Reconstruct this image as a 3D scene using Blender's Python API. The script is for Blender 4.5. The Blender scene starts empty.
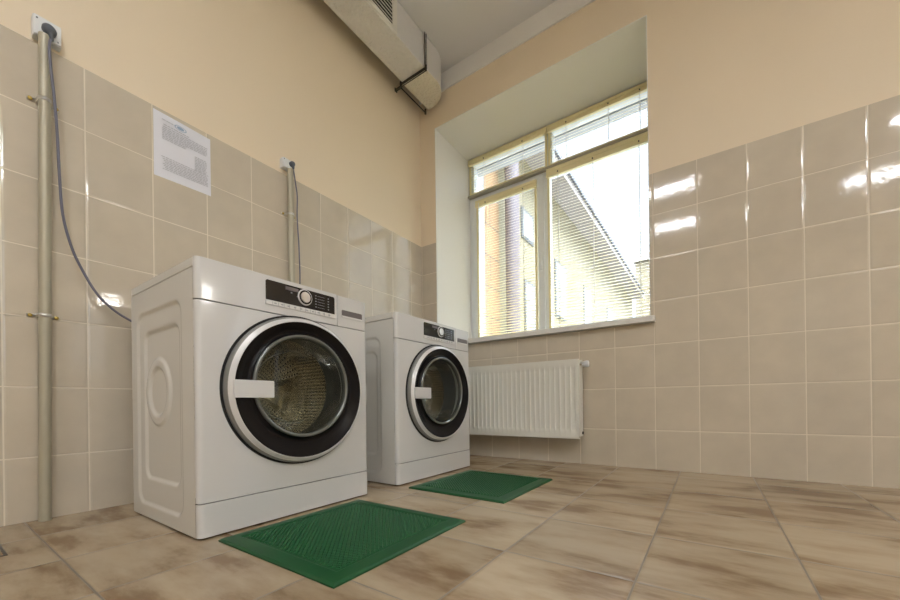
import bpy, bmesh, math, random
from mathutils import Vector, Matrix
random.seed(7)
U = 0.245                      # survey unit of the room, in metres
PI = math.pi
scene = bpy.context.scene
COL = scene.collection

# ------------------------------------------------------------------ materials
MATS = {}
def new_mat(name):
    m = bpy.data.materials.new(name); m.use_nodes = True
    nt = m.node_tree; nt.nodes.clear()
    return m, nt
def pbr(name, col, rough=.5, metal=0., spec=.5, noise=0., nscale=20., bump=0., bscale=60., coat=0., trans=None, mix=.5):
    m, nt = new_mat(name); N = nt.nodes; L = nt.links
    out = N.new('ShaderNodeOutputMaterial'); b = N.new('ShaderNodeBsdfPrincipled')
    b.inputs['Base Color'].default_value = (*col, 1); b.inputs['Roughness'].default_value = rough
    b.inputs['Metallic'].default_value = metal; b.inputs['Specular IOR Level'].default_value = spec
    b.inputs['Coat Weight'].default_value = coat
    tc = N.new('ShaderNodeTexCoord')
    if noise:
        n = N.new('ShaderNodeTexNoise'); n.inputs['Scale'].default_value = nscale; n.inputs['Detail'].default_value = 4
        L.new(tc.outputs['Object'], n.inputs['Vector'])
        mx = N.new('ShaderNodeMix'); mx.data_type = 'RGBA'
        mx.inputs[6].default_value = (*[c*(1-noise) for c in col], 1); mx.inputs[7].default_value = (*[min(1, c*(1+noise)) for c in col], 1)
        L.new(n.outputs['Fac'], mx.inputs[0]); L.new(mx.outputs[2], b.inputs['Base Color'])
    if bump:
        n2 = N.new('ShaderNodeTexNoise'); n2.inputs['Scale'].default_value = bscale; n2.inputs['Detail'].default_value = 3
        L.new(tc.outputs['Object'], n2.inputs['Vector'])
        bp = N.new('ShaderNodeBump'); bp.inputs['Strength'].default_value = bump; bp.inputs['Distance'].default_value = .02 if 'foil' in name else .002
        L.new(n2.outputs['Fac'], bp.inputs['Height']); L.new(bp.outputs['Normal'], b.inputs['Normal'])
    if trans:
        t = N.new('ShaderNodeBsdfTranslucent'); t.inputs['Color'].default_value = (*trans, 1)
        ms = N.new('ShaderNodeMixShader'); ms.inputs[0].default_value = mix
        L.new(b.outputs[0], ms.inputs[1]); L.new(t.outputs[0], ms.inputs[2]); L.new(ms.outputs[0], out.inputs[0])
    else:
        L.new(b.outputs[0], out.inputs[0])
    MATS[name] = m
    return m
def thin_glass(name, tint, fac=None, rough=0.02):
    m, nt = new_mat(name); N = nt.nodes; L = nt.links
    out = N.new('ShaderNodeOutputMaterial'); t = N.new('ShaderNodeBsdfTransparent'); t.inputs[0].default_value = (*tint, 1)
    g = N.new('ShaderNodeBsdfGlossy'); g.inputs['Roughness'].default_value = rough
    ms = N.new('ShaderNodeMixShader'); fr = N.new('ShaderNodeFresnel'); fr.inputs[0].default_value = 1.45
    if fac is None: L.new(fr.outputs[0], ms.inputs[0])
    else:
        mm = N.new('ShaderNodeMath'); mm.operation = 'MULTIPLY'; mm.inputs[1].default_value = fac
        L.new(fr.outputs[0], mm.inputs[0]); L.new(mm.outputs[0], ms.inputs[0])
    L.new(t.outputs[0], ms.inputs[1]); L.new(g.outputs[0], ms.inputs[2]); L.new(ms.outputs[0], out.inputs[0])
    MATS[name] = m
    return m
def emit(name, col, s):
    m, nt = new_mat(name); N = nt.nodes
    out = N.new('ShaderNodeOutputMaterial'); e = N.new('ShaderNodeEmission')
    e.inputs[0].default_value = (*col, 1); e.inputs[1].default_value = s; nt.links.new(e.outputs[0], out.inputs[0])
    MATS[name] = m
    return m

def tiled(name, ax, off, pitch, col, grout, gw, rough, wav, streak=False, gloss=.8):
    """tiles laid on a regular grid: ax = the two object axes, off / pitch in metres"""
    m, nt = new_mat(name); N = nt.nodes; L = nt.links
    out = N.new('ShaderNodeOutputMaterial'); b = N.new('ShaderNodeBsdfPrincipled'); L.new(b.outputs[0], out.inputs[0])
    b.inputs['Specular IOR Level'].default_value = .5 if streak else gloss
    tc = N.new('ShaderNodeTexCoord'); sp = N.new('ShaderNodeSeparateXYZ'); L.new(tc.outputs['Object'], sp.inputs[0])
    def mth(op, a, bb=None, c=None):
        n = N.new('ShaderNodeMath'); n.operation = op
        for i, v in enumerate((a, bb, c)):
            if v is None: continue
            if isinstance(v, (int, float)): n.inputs[i].default_value = v
            else: L.new(v, n.inputs[i])
        return n.outputs[0]
    cells = []; dist = []
    for k in (0, 1):
        s = mth('DIVIDE', mth('SUBTRACT', sp.outputs[ax[k]], off[k]), pitch[k])
        cells.append(mth('FLOOR', s)); fr = mth('SUBTRACT', s, cells[-1])
        dist.append(mth('MULTIPLY', mth('MINIMUM', fr, mth('SUBTRACT', 1., fr)), pitch[k]))
    d = mth('MINIMUM', dist[0], dist[1])
    mr = N.new('ShaderNodeMapRange'); mr.interpolation_type = 'SMOOTHSTEP'
    mr.inputs[1].default_value = gw*.35; mr.inputs[2].default_value = gw*.75
    L.new(d, mr.inputs[0]); tile = mr.outputs[0]                     # 0 in the joint, 1 on the tile
    cv = N.new('ShaderNodeCombineXYZ'); L.new(cells[0], cv.inputs[0]); L.new(cells[1], cv.inputs[1])
    wn = N.new('ShaderNodeTexWhiteNoise'); L.new(cv.outputs[0], wn.inputs[0])
    vm = N.new('ShaderNodeVectorMath'); vm.operation = 'MULTIPLY_ADD'; vm.inputs[1].default_value = (7, 7, 7)
    L.new(wn.outputs['Color'], vm.inputs[0]); L.new(tc.outputs['Object'], vm.inputs[2])
    mp = N.new('ShaderNodeMapping'); L.new(vm.outputs[0], mp.inputs[0])
    nz = N.new('ShaderNodeTexNoise'); L.new(mp.outputs[0], nz.inputs['Vector']); nz.inputs['Detail'].default_value = 6
    ramp = N.new('ShaderNodeValToRGB'); L.new(nz.outputs['Fac'], ramp.inputs[0]); el = ramp.color_ramp.elements; ramp.color_ramp.interpolation = 'B_SPLINE' if streak else 'LINEAR'
    if streak:
        mp.inputs['Scale'].default_value = (1.1, 3.0, 1.); nz.inputs['Scale'].default_value = 2.6; nz.inputs['Roughness'].default_value = .58
        el[0].position = .36; el[0].color = (*[c*k for c, k in zip(col, (.58, .45, .34))], 1)
        el[1].position = .62; el[1].color = (*[c*k for c, k in zip(col, (1.32, 1.34, 1.36))], 1)
        e = el.new(.46); e.color = (*[c*k for c, k in zip(col, (.98, .92, .84))], 1)
    else:
        nz.inputs['Scale'].default_value = 9
        el[0].position = .3; el[0].color = (*[c*.95 for c in col], 1); el[1].position = .7; el[1].color = (*[min(1, c*1.04) for c in col], 1)
    hv = N.new('ShaderNodeMix'); hv.data_type = 'RGBA'; hv.blend_type = 'MULTIPLY'; hv.inputs[0].default_value = 1
    vv = mth('MULTIPLY_ADD', wn.outputs['Value'], .16 if streak else .05, .9 if streak else .96)
    cc = N.new('ShaderNodeCombineColor'); [L.new(vv, cc.inputs[i]) for i in range(3)]
    L.new(ramp.outputs[0], hv.inputs[6]); L.new(cc.outputs[0], hv.inputs[7])
    mx = N.new('ShaderNodeMix'); mx.data_type = 'RGBA'; mx.inputs[6].default_value = (*grout, 1)
    L.new(tile, mx.inputs[0]); L.new(hv.outputs[2], mx.inputs[7]); L.new(mx.outputs[2], b.inputs['Base Color'])
    if streak:
        spk = N.new('ShaderNodeTexNoise'); spk.inputs['Scale'].default_value = 5; L.new(tc.outputs['Object'], spk.inputs['Vector'])
        rr = rough
    else: rr = rough
    rm = mth('MULTIPLY_ADD', tile, -.45 if not streak else -.2, .6)
    rmix = mth('MAXIMUM', rr, mth('SUBTRACT', .75, mth('MULTIPLY', tile, .75)))
    L.new(rmix, b.inputs['Roughness'])
    # glaze waviness plus a sunk joint plus a small tilt of each tile
    n1 = N.new('ShaderNodeTexNoise'); n1.inputs['Scale'].default_value = 38; n1.inputs['Detail'].default_value = 2; L.new(tc.outputs['Object'], n1.inputs['Vector'])
    n2 = N.new('ShaderNodeTexNoise'); n2.inputs['Scale'].default_value = 150; n2.inputs['Detail'].default_value = 1; L.new(tc.outputs['Object'], n2.inputs['Vector'])
    edge = N.new('ShaderNodeMapRange'); edge.interpolation_type = 'SMOOTHSTEP'; edge.inputs[1].default_value = gw*.3; edge.inputs[2].default_value = gw*2.0 + .0012
    L.new(d, edge.inputs[0])
    h = mth('ADD', mth('MULTIPLY', edge.outputs[0], .0008), mth('ADD', mth('MULTIPLY', n1.outputs['Fac'], wav), mth('MULTIPLY', n2.outputs['Fac'], wav*.12)))
    bp = N.new('ShaderNodeBump'); bp.inputs['Strength'].default_value = 1.; bp.inputs['Distance'].default_value = 1.
    L.new(h, bp.inputs['Height']); L.new(bp.outputs[0], b.inputs['Normal'])
    MATS[name] = m
    return m

TILE = (.63, .56, .45); GROUT = (.76, .69, .57)
PAINT = (.84, .72, .545)
tiled('left_tile', (1, 2), (-.565*U, (.908-3)*U), (.8588*U, 1.*U), TILE, GROUT, .0035, .06, .00022, gloss=1.)
tiled('window_wall_tile', (0, 2), (.019*U, (.908-3)*U), (.8588*U, 1.*U), TILE, GROUT, .0035, .06, .00022)
tiled('floor_tile', (0, 1), (-.26*U, -8.97*U), (1.272*U, 1.37*U), (.37, .29, .195), (.23, .19, .145), .0042, .27, .00012, True)
pbr('paint', PAINT, .55, bump=.15, bscale=90, noise=.015, nscale=3)
pbr('white_paint', (.84, .83, .80), .5, bump=.08, bscale=70)
pbr('ceiling_paint', (.76, .75, .74), .7)
pbr('upvc', (.80, .82, .82), .3)
pbr('transom_shaded', (.42, .38, .28), .4)  # grey-brown puts the shade under the transom into its colour
pbr('sill_white', (.82, .81, .78), .25)
pbr('enamel', (.70, .69, .655), .22, coat=.3)
pbr('enamel_front', (.69, .69, .685), .13, coat=.4)
pbr('radiator_enamel', (.80, .79, .72), .35)
pbr('silver_shaded', (.26, .26, .25), .35, metal=.3)  # darker copy of the silver, the door flank's shade as colour
pbr('bright_silver', (.74, .74, .74), .32, metal=.15)
pbr('door_black', (.006, .005, .006), .24, spec=.22)
pbr('gasket', (.10, .105, .10), .45)
pbr('rim_grey', (.20, .21, .20), .18, metal=.5)
pbr('panel_black', (.012, .010, .010), .12)
pbr('display_grey', (.16, .14, .14), .3)
pbr('print_white', (.7, .7, .7), .5)
pbr('print_grey', (.33, .34, .37), .6)
pbr('chrome', (.82, .82, .82), .14, metal=1.)
pbr('dark_gap', (.01, .01, .01), .8)
pbr('rubber_foot', (.03, .03, .03), .7)
pbr('steel_smooth', (.78, .71, .58), .20, metal=1.)
pbr('conduit', (.46, .43, .33), .42, metal=.25, noise=.04)
pbr('clamp_metal', (.72, .72, .70), .28, metal=.9)
pbr('brass', (.52, .38, .10), .35, metal=.8)
pbr('plastic_white', (.80, .82, .83), .35)
pbr('plug_grey', (.10, .115, .14), .4)
pbr('cable_grey', (.15, .15, .20), .45)
pbr('cable_dark', (.06, .06, .085), .4)
pbr('paper', (.80, .81, .88), .7)
pbr('ink', (.55, .56, .61), .8)
pbr('stamp_ink', (.36, .47, .62), .8)
pbr('mat_green', (.008, .078, .022), .5, spec=.35, noise=.2, nscale=9)
pbr('mat_rib', (.014, .11, .034), .45, spec=.4)
pbr('blind_cream', (.84, .78, .56), .4, trans=(.92, .84, .58), mix=.5)
pbr('rail_cream', (.86, .77, .46), .4)
pbr('strap_metal', (.055, .05, .045), .45, metal=.5)
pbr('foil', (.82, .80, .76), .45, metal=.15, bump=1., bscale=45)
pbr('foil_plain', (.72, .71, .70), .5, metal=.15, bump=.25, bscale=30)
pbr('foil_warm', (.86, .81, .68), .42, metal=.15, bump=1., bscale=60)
pbr('grille_white', (.78, .76, .70), .4)
pbr('facade_cream', (.21, .18, .115), .9, noise=.05, nscale=1.)
pbr('facade_white', (.24, .24, .24), .9)
pbr('facade_grey', (.09, .092, .095), .6)
pbr('soffit', (.26, .23, .21), .8)
pbr('roof_dark', (.10, .10, .11), .7)
pbr('pipe_brown', (.12, .095, .10), .5)
pbr('facade_tan', (.17, .14, .09), .9)
pbr('outside_render', (.42, .42, .42), .9)
pbr('ground_grey', (.16, .155, .14), .9, noise=.1, nscale=1)
pbr('door_wood', (.55, .50, .42), .4)
thin_glass('window_glass', (.97, .98, .98), .45)
thin_glass('door_glass', (.78, .80, .77), .5, .01)
thin_glass('bowl_glass', (.93, .95, .93), .4, .015)
emit('wall_glow', (1., .97, .93), 6)
emit('lamp_glow', (.95, .97, 1.), 14)

# brick-panel wall of the wing outside
m, nt = new_mat('facade_orange'); N = nt.nodes; L = nt.links
o_ = N.new('ShaderNodeOutputMaterial'); b_ = N.new('ShaderNodeBsdfPrincipled'); L.new(b_.outputs[0], o_.inputs[0]); b_.inputs['Roughness'].default_value = .9
tc_ = N.new('ShaderNodeTexCoord'); sx = N.new('ShaderNodeSeparateXYZ'); L.new(tc_.outputs['Object'], sx.inputs[0])
cx_ = N.new('ShaderNodeCombineXYZ'); L.new(sx.outputs[1], cx_.inputs[0]); L.new(sx.outputs[2], cx_.inputs[1])
br = N.new('ShaderNodeTexBrick'); L.new(cx_.outputs[0], br.inputs['Vector']); br.inputs['Scale'].default_value = 1
br.inputs['Color1'].default_value = (.30, .18, .09, 1); br.inputs['Color2'].default_value = (.27, .16, .08, 1); br.inputs['Mortar'].default_value = (.10, .07, .05, 1)
br.inputs['Mortar Size'].default_value = .012; br.inputs['Brick Width'].default_value = 1.6; br.inputs['Row Height'].default_value = .46
L.new(br.outputs[0], b_.inputs['Base Color']); MATS['facade_orange'] = m

# perforated drum steel: round holes on an even grid of the drum wall
def perforated(name, axis_back):
    m, nt = new_mat(name); N = nt.nodes; L = nt.links
    o = N.new('ShaderNodeOutputMaterial'); b = N.new('ShaderNodeBsdfPrincipled'); L.new(b.outputs[0], o.inputs[0])
    uv = N.new('ShaderNodeUVMap'); s = N.new('ShaderNodeSeparateXYZ'); L.new(uv.outputs[0], s.inputs[0])
    def mth(op, a, bb=None):
        n = N.new('ShaderNodeMath'); n.operation = op
        for i, v in enumerate((a, bb)):
            if v is None: continue
            if isinstance(v, (int, float)): n.inputs[i].default_value = v
            else: L.new(v, n.inputs[i])
        return n.outputs[0]
    fx = mth('SUBTRACT', mth('FRACT', s.outputs[0]), .5); fy = mth('SUBTRACT', mth('FRACT', s.outputs[1]), .5)
    r = mth('SQRT', mth('ADD', mth('MULTIPLY', fx, fx), mth('MULTIPLY', fy, fy)))
    mr = N.new('ShaderNodeMapRange'); mr.inputs[1].default_value = .22; mr.inputs[2].default_value = .30; L.new(r, mr.inputs[0])
    mx = N.new('ShaderNodeMix'); mx.data_type = 'RGBA'; mx.inputs[6].default_value = (.01, .01, .01, 1); mx.inputs[7].default_value = (.80, .73, .60, 1)
    L.new(mr.outputs[0], mx.inputs[0]); L.new(mx.outputs[2], b.inputs['Base Color']); L.new(mr.outputs[0], b.inputs['Metallic'])
    b.inputs['Roughness'].default_value = .26
    bp = N.new('ShaderNodeBump'); bp.inputs['Distance'].default_value = .002; bp.inputs['Strength'].default_value = .8
    mr2 = N.new('ShaderNodeMapRange'); mr2.inputs[1].default_value = .2; mr2.inputs[2].default_value = .5; L.new(r, mr2.inputs[0])
    L.new(mr2.outputs[0], bp.inputs['Height']); L.new(bp.outputs[0], b.inputs['Normal'])
    MATS[name] = m
perforated('drum_steel', False)

# brushed conical metal of the programme knob
m, nt = new_mat('knob_metal'); N = nt.nodes; L = nt.links
o_ = N.new('ShaderNodeOutputMaterial'); b_ = N.new('ShaderNodeBsdfPrincipled'); L.new(b_.outputs[0], o_.inputs[0])
b_.inputs['Base Color'].default_value = (.8, .8, .8, 1); b_.inputs['Metallic'].default_value = 1; b_.inputs['Roughness'].default_value = .3; b_.inputs['Anisotropic'].default_value = .85
tg = N.new('ShaderNodeTangent'); tg.direction_type = 'RADIAL'; tg.axis = 'X'; L.new(tg.outputs[0], b_.inputs['Tangent'])
MATS['knob_metal'] = m

# ------------------------------------------------------------------ mesh builder
class MB:
    def __init__(s): s.v = []; s.f = []; s.uv = {}
    def add(s, vs, fs):
        b = len(s.v); s.v += [tuple(v) for v in vs]; s.f += [tuple(b+i for i in f) for f in fs]; return b
    def box(s, x0, x1, y0, y1, z0, z1):
        v = [(x, y, z) for z in (z0, z1) for y in (y0, y1) for x in (x0, x1)]
        s.add(v, [(0, 2, 3, 1), (4, 5, 7, 6), (0, 1, 5, 4), (2, 6, 7, 3), (0, 4, 6, 2), (1, 3, 7, 5)]); return s
    def prism(s, pts, a0, a1, axis='z'):
        n = len(pts)
        def P(p, a):
            return {'z': (p[0], p[1], a), 'x': (a, p[0], p[1]), 'y': (p[0], a, p[1])}[axis]
        s.add([P(p, a0) for p in pts] + [P(p, a1) for p in pts],
              [tuple(range(n))[::-1], tuple(range(n, 2*n))] + [(i, (i+1) % n, n+(i+1) % n, n+i) for i in range(n)]); return s
    def tube(s, path, r, n=12, cap=True):
        path = [Vector(p) for p in path]; rings = []
        rr = r if isinstance(r, (list, tuple)) else [r]*len(path)
        t0 = (path[1]-path[0]).normalized(); up = Vector((0, 0, 1)) if abs(t0.z) < .9 else Vector((1, 0, 0))
        nrm = (up - t0*up.dot(t0)).normalized()
        b0 = len(s.v)
        for i, p in enumerate(path):
            t = (path[min(i+1, len(path)-1)] - path[max(i-1, 0)]).normalized()
            nrm = (nrm - t*nrm.dot(t)).normalized(); bn = t.cross(nrm)
            for k in range(n):
                a = 2*PI*k/n; s.v.append(tuple(p + (nrm*math.cos(a) + bn*math.sin(a))*rr[i]))
        for i in range(len(path)-1):
            for k in range(n):
                a = b0+i*n+k; b = b0+i*n+(k+1) % n; s.f.append((a, b, b+n, a+n))
        if cap:
            s.f.append(tuple(b0+k for k in range(n))[::-1]); s.f.append(tuple(b0+(len(path)-1)*n+k for k in range(n)))
        return s
    def lathe_x(s, prof, c=(0, 0, 0), n=72, sy=1., closed_ends=(False, False), uvs=None):
        """prof = [(x, r, z offset)] turned about the x axis through c"""
        b0 = len(s.v)
        for p in prof:
            x, r = p[0], p[1]; zo = p[2] if len(p) > 2 else 0
            for k in range(n):
                a = 2*PI*k/n; s.v.append((c[0]+x, c[1]+math.cos(a)*r*sy, c[2]+zo+math.sin(a)*r))
        for i in range(len(prof)-1):
            for k in range(n):
                a = b0+i*n+k; b = b0+i*n+(k+1) % n
                s.f.append((a, b, b+n, a+n))
                if uvs: s.uv[len(s.f)-1] = [(k/n*uvs[0], i*uvs[1]), ((k+1)/n*uvs[0], i*uvs[1]), ((k+1)/n*uvs[0], (i+1)*uvs[1]), (k/n*uvs[0], (i+1)*uvs[1])]
        if closed_ends[0]: s.f.append(tuple(b0+k for k in range(n)))
        if closed_ends[1]: s.f.append(tuple(b0+(len(prof)-1)*n+k for k in range(n))[::-1])
        return s
    def build(s, name, mat, parent=None, bevel=0, seg=2, smooth=40, flip=False):
        me = bpy.data.meshes.new(name); me.from_pydata(s.v, [], s.f)
        if s.uv:
            l = me.uv_layers.new(name='UVMap')
            for fi, cs in s.uv.items():
                for li, c in zip(me.polygons[fi].loop_indices, cs): l.data[li].uv = c
        bm = bmesh.new(); bm.from_mesh(me); bmesh.ops.recalc_face_normals(bm, faces=bm.faces)
        if flip: bmesh.ops.reverse_faces(bm, faces=bm.faces)
        bm.to_mesh(me); bm.free()
        me.shade_smooth(); me.set_sharp_from_angle(angle=math.radians(smooth))
        me.materials.append(MATS[mat])
        o = bpy.data.objects.new(name, me); COL.objects.link(o)
        if parent: o.parent = parent
        if bevel: add_bevel(o, bevel, seg)
        return o
def add_bevel(o, w, seg=2):
    b = o.modifiers.new('bevel', 'BEVEL'); b.width = w; b.segments = seg; b.limit_method = 'ANGLE'; b.angle_limit = math.radians(40); b.harden_normals = True
def tag(o, label=None, cat=None, group=None, kind=None):
    if label: o['label'] = label
    if cat: o['category'] = cat
    if group: o['group'] = group
    if kind: o['kind'] = kind
    return o
def empty(name, loc, rz=0.):
    o = bpy.data.objects.new(name, None); o.location = loc; o.rotation_euler = (0, 0, rz); o.empty_display_size = .05
    COL.objects.link(o); return o
def struct(o): o['kind'] = 'structure'; return o
def copy_tree(o, parent=None):
    c = o.copy(); COL.objects.link(c); c.parent = parent
    for ch in list(o.children): copy_tree(ch, c)
    return c
def cut(target, cutter):
    """subtract cutter from target and keep the result as target's own mesh"""
    md = target.modifiers.new('cut', 'BOOLEAN'); md.operation = 'DIFFERENCE'; md.object = cutter; md.solver = 'EXACT'
    bpy.context.view_layer.update(); dg = bpy.context.evaluated_depsgraph_get()
    me = bpy.data.meshes.new_from_object(target.evaluated_get(dg)); target.modifiers.remove(md)
    target.data = me; me.shade_smooth(); me.set_sharp_from_angle(angle=math.radians(35))
    bpy.data.objects.remove(cutter, do_unlink=True)

# ------------------------------------------------------------------ the room
RX, RY, CZ = 19*U, -24*U, 12.25*U          # room reaches x = RX, y = RY; ceiling height CZ
TT = 6.877*U                               # top of the tiles
T = .008                                   # tile thickness
WD = 2.82*U                                # thickness of the window wall
WX0, WX1, WZ0, WZ1 = .60*U, 6.815*U, 3.42*U, 10.63*U     # window opening

struct(MB().box(-.2, RX+.2, RY-.2, WD, -.1, 0).build('floor', 'floor_tile'))
struct(MB().box(-.2, RX+.2, RY-.2, WD, CZ, CZ+.15).build('ceiling', 'ceiling_paint'))
struct(MB().box(-.2, -T, RY-.2, WD, 0, CZ).build('wall_left', 'paint'))
struct(MB().box(-T, 0, RY, 0, 0, TT).build('trim_1', 'left_tile', bevel=.0015))
mb = MB()
mb.box(-T, WX0, T, WD, 0, CZ); mb.box(WX1, RX+.2, T, WD, 0, CZ)
mb.box(WX0, WX1, T, WD, 0, WZ0); mb.box(WX0, WX1, T, WD, WZ1, CZ)
struct(mb.build('wall_window', 'paint'))
mb = MB(); mb.box(0, WX0-.002, 0, T, 0, TT); mb.box(WX0-.002, WX1+.002, 0, T, 0, WZ0-.003); mb.box(WX1+.002, RX, 0, T, 0, TT)
struct(mb.build('trim_2', 'window_wall_tile'))
struct(MB().box(WX0, WX1, 2.45*U, WD+.006, 10.40*U, WZ1).build('trim_5', 'outside_render'))
# white plaster lining of the window reveal
e = .003
mb = MB(); mb.box(WX0-.0005, WX0+e, .004, WD, WZ0, WZ1); mb.box(WX1-e, WX1+.0005, .004, WD, WZ0, WZ1); mb.box(WX0+e, WX1-e, .004, WD, WZ1-e, WZ1+.0005)
struct(mb.build('trim_3', 'white_paint'))
struct(MB().box(-T, RX, T-.012, T, 11.69*U, CZ).build('trim_4', 'white_paint'))     # white band under the ceiling
# back wall with a door, right wall with two unseen windows added for their light
mb = MB(); mb.box(-.2, 12*U, RY-.2, RY, 0, CZ); mb.box(15.6*U, RX+.2, RY-.2, RY, 0, CZ); mb.box(12*U, 15.6*U, RY-.2, RY, 8.4*U, CZ)
struct(mb.build('wall_back', 'paint'))
d1 = empty('door_1', (12*U, RY-.1, 0)); struct(d1)
MB().box(.03, 3.6*U-.03, -.02, .02, .005, 8.4*U-.03).build('door_leaf', 'door_wood', d1, .003)
MB().prism([(0, 0), (.03, 0), (.03, 8.4*U-.03), (3.6*U-.03, 8.4*U-.03), (3.6*U-.03, 0), (3.6*U, 0), (3.6*U, 8.4*U), (0, 8.4*U)], -.06, .1, 'y').build('door_frame', 'white_paint', d1)
MB().tube([(.1, .02, 1.0), (.1, .07, 1.0), (.2, .07, 1.0)], .009).build('door_handle', 'chrome', d1)
W2 = (-14*U, -8.6*U, 3.4*U, 10.6*U); W3 = (-1.0*U, -.12*U, .9*U, 8.2*U)
mb = MB(); mb.box(RX, RX+.2, RY, W2[0], 0, CZ); mb.box(RX, RX+.2, W2[1], W3[0], 0, CZ); mb.box(RX, RX+.2, W3[1], WD, 0, CZ); mb.box(RX, RX+.2, W3[0], W3[1], 0, W3[2]); mb.box(RX, RX+.2, W3[0], W3[1], W3[3], CZ); mb.box(RX, RX+.2, W2[0], W2[1], 0, W2[2]); mb.box(RX, RX+.2, W2[0], W2[1], W2[3], CZ)
struct(mb.build('wall_right', 'paint'))
w2r = empty('added_window_2', (RX+.12, (W2[0]+W2[1])/2, W2[2])); struct(w2r)  # unseen window, added to light the left wall
hw, hh = (W2[1]-W2[0])/2, W2[3]-W2[2]
mb = MB(); mb.box(-.03, .03, -hw, hw, 0, .06); mb.box(-.03, .03, -hw, hw, hh-.06, hh); mb.box(-.03, .03, -hw, -hw+.06, .06, hh-.06); mb.box(-.03, .03, hw-.06, hw, .06, hh-.06); mb.box(-.03, .03, -.04, .04, .06, hh-.06)
mb.build('window_frame', 'upvc', w2r)
MB().box(-.004, .004, -hw+.05, hw-.05, .05, hh-.05).build('window_pane', 'window_glass', w2r)

w3r = empty('added_window_3', (RX+.12, (W3[0]+W3[1])/2, W3[2])); struct(w3r)  # unseen narrow window, added for a bright streak on the washer front
hw, hh = (W3[1]-W3[0])/2, W3[3]-W3[2]
mb = MB(); mb.box(-.03, .03, -hw, hw, 0, .02); mb.box(-.03, .03, -hw, hw, hh-.02, hh); mb.box(-.03, .03, -hw, -hw+.02, .02, hh-.02); mb.box(-.03, .03, hw-.02, hw, .02, hh-.02)
mb.build('window_frame', 'upvc', w3r)
MB().box(-.004, .004, -hw+.015, hw-.015, .015, hh-.015).build('window_pane', 'window_glass', w3r)

# ------------------------------------------------------------------ the window
FY0, FY1 = 2.15*U, 2.42*U
win = empty('window_1', (WX0, FY0, WZ0)); struct(win)
def wb(mb, x0, x1, z0, z1, y0=FY0, y1=FY1): mb.box(x0*U-WX0, x1*U-WX0, y0-FY0, y1-FY0, z0*U-WZ0, z1*U-WZ0)
mb = MB()
wb(mb, .613, .80, 3.56, 10.615); wb(mb, 6.62, 6.80, 3.56, 10.615); wb(mb, .80, 6.62, 3.56, 3.75); wb(mb, .80, 6.62, 10.42, 10.615)
wb(mb, .80, 6.62, 9.04, 9.24); wb(mb, 3.46, 3.66, 3.75, 9.04); wb(mb, 3.54, 3.78, 9.24, 10.42)
mb.build('window_frame', 'upvc', win, .003)
mb = MB(); wb(mb, .613, 6.80, 9.20, 9.27, 2.0*U, FY0+.004); mb.build('window_transom', 'transom_shaded', win, .002)
mb = MB(); sy0, sy1 = FY0-.012, FY1-.02
wb(mb, .76, .98, 3.70, 9.08, sy0, sy1); wb(mb, 3.26, 3.50, 3.70, 9.08, sy0, sy1); wb(mb, .98, 3.26, 3.70, 3.90, sy0, sy1); wb(mb, .98, 3.26, 8.88, 9.08, sy0, sy1)
sash = mb.build('window_sash', 'upvc', win, .004)
mb = MB(); gy = 2.30*U
wb(mb, .97, 3.27, 3.89, 8.89, gy, gy+.006); wb(mb, 3.65, 6.63, 3.74, 9.05, gy, gy+.006); wb(mb, .79, 3.55, 9.23, 10.43, gy, gy+.006); wb(mb, 3.77, 6.63, 9.23, 10.43, gy, gy+.006)
mb.build('window_pane', 'window_glass', win)
mb = MB(); wb(mb, 3.355, 3.425, 5.95, 6.30, FY0-.022, FY0-.012); wb(mb, 3.37, 3.41, 6.12, 6.55, FY0-.038, FY0-.026); wb(mb, 3.375, 3.405, 6.15, 6.2, FY0-.028, FY0-.02)
mb.build('window_handle', 'plastic_white', win, .002)
mb = MB(); mb.prism([(WX0-.10*U, -.17*U), (WX1+.10*U, -.17*U), (WX1+.10*U, -.001), (WX1-.004, -.001), (WX1-.004, FY0+.01), (WX0+.004, FY0+.01), (WX0+.004, -.001), (WX0-.10*U, -.001)], 3.425*U, 3.56*U, 'z')
mb.v = [(x-WX0, y-FY0, z-WZ0) for x, y, z in mb.v]
sill = mb.build('window_sill', 'sill_white', win, .002)

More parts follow.
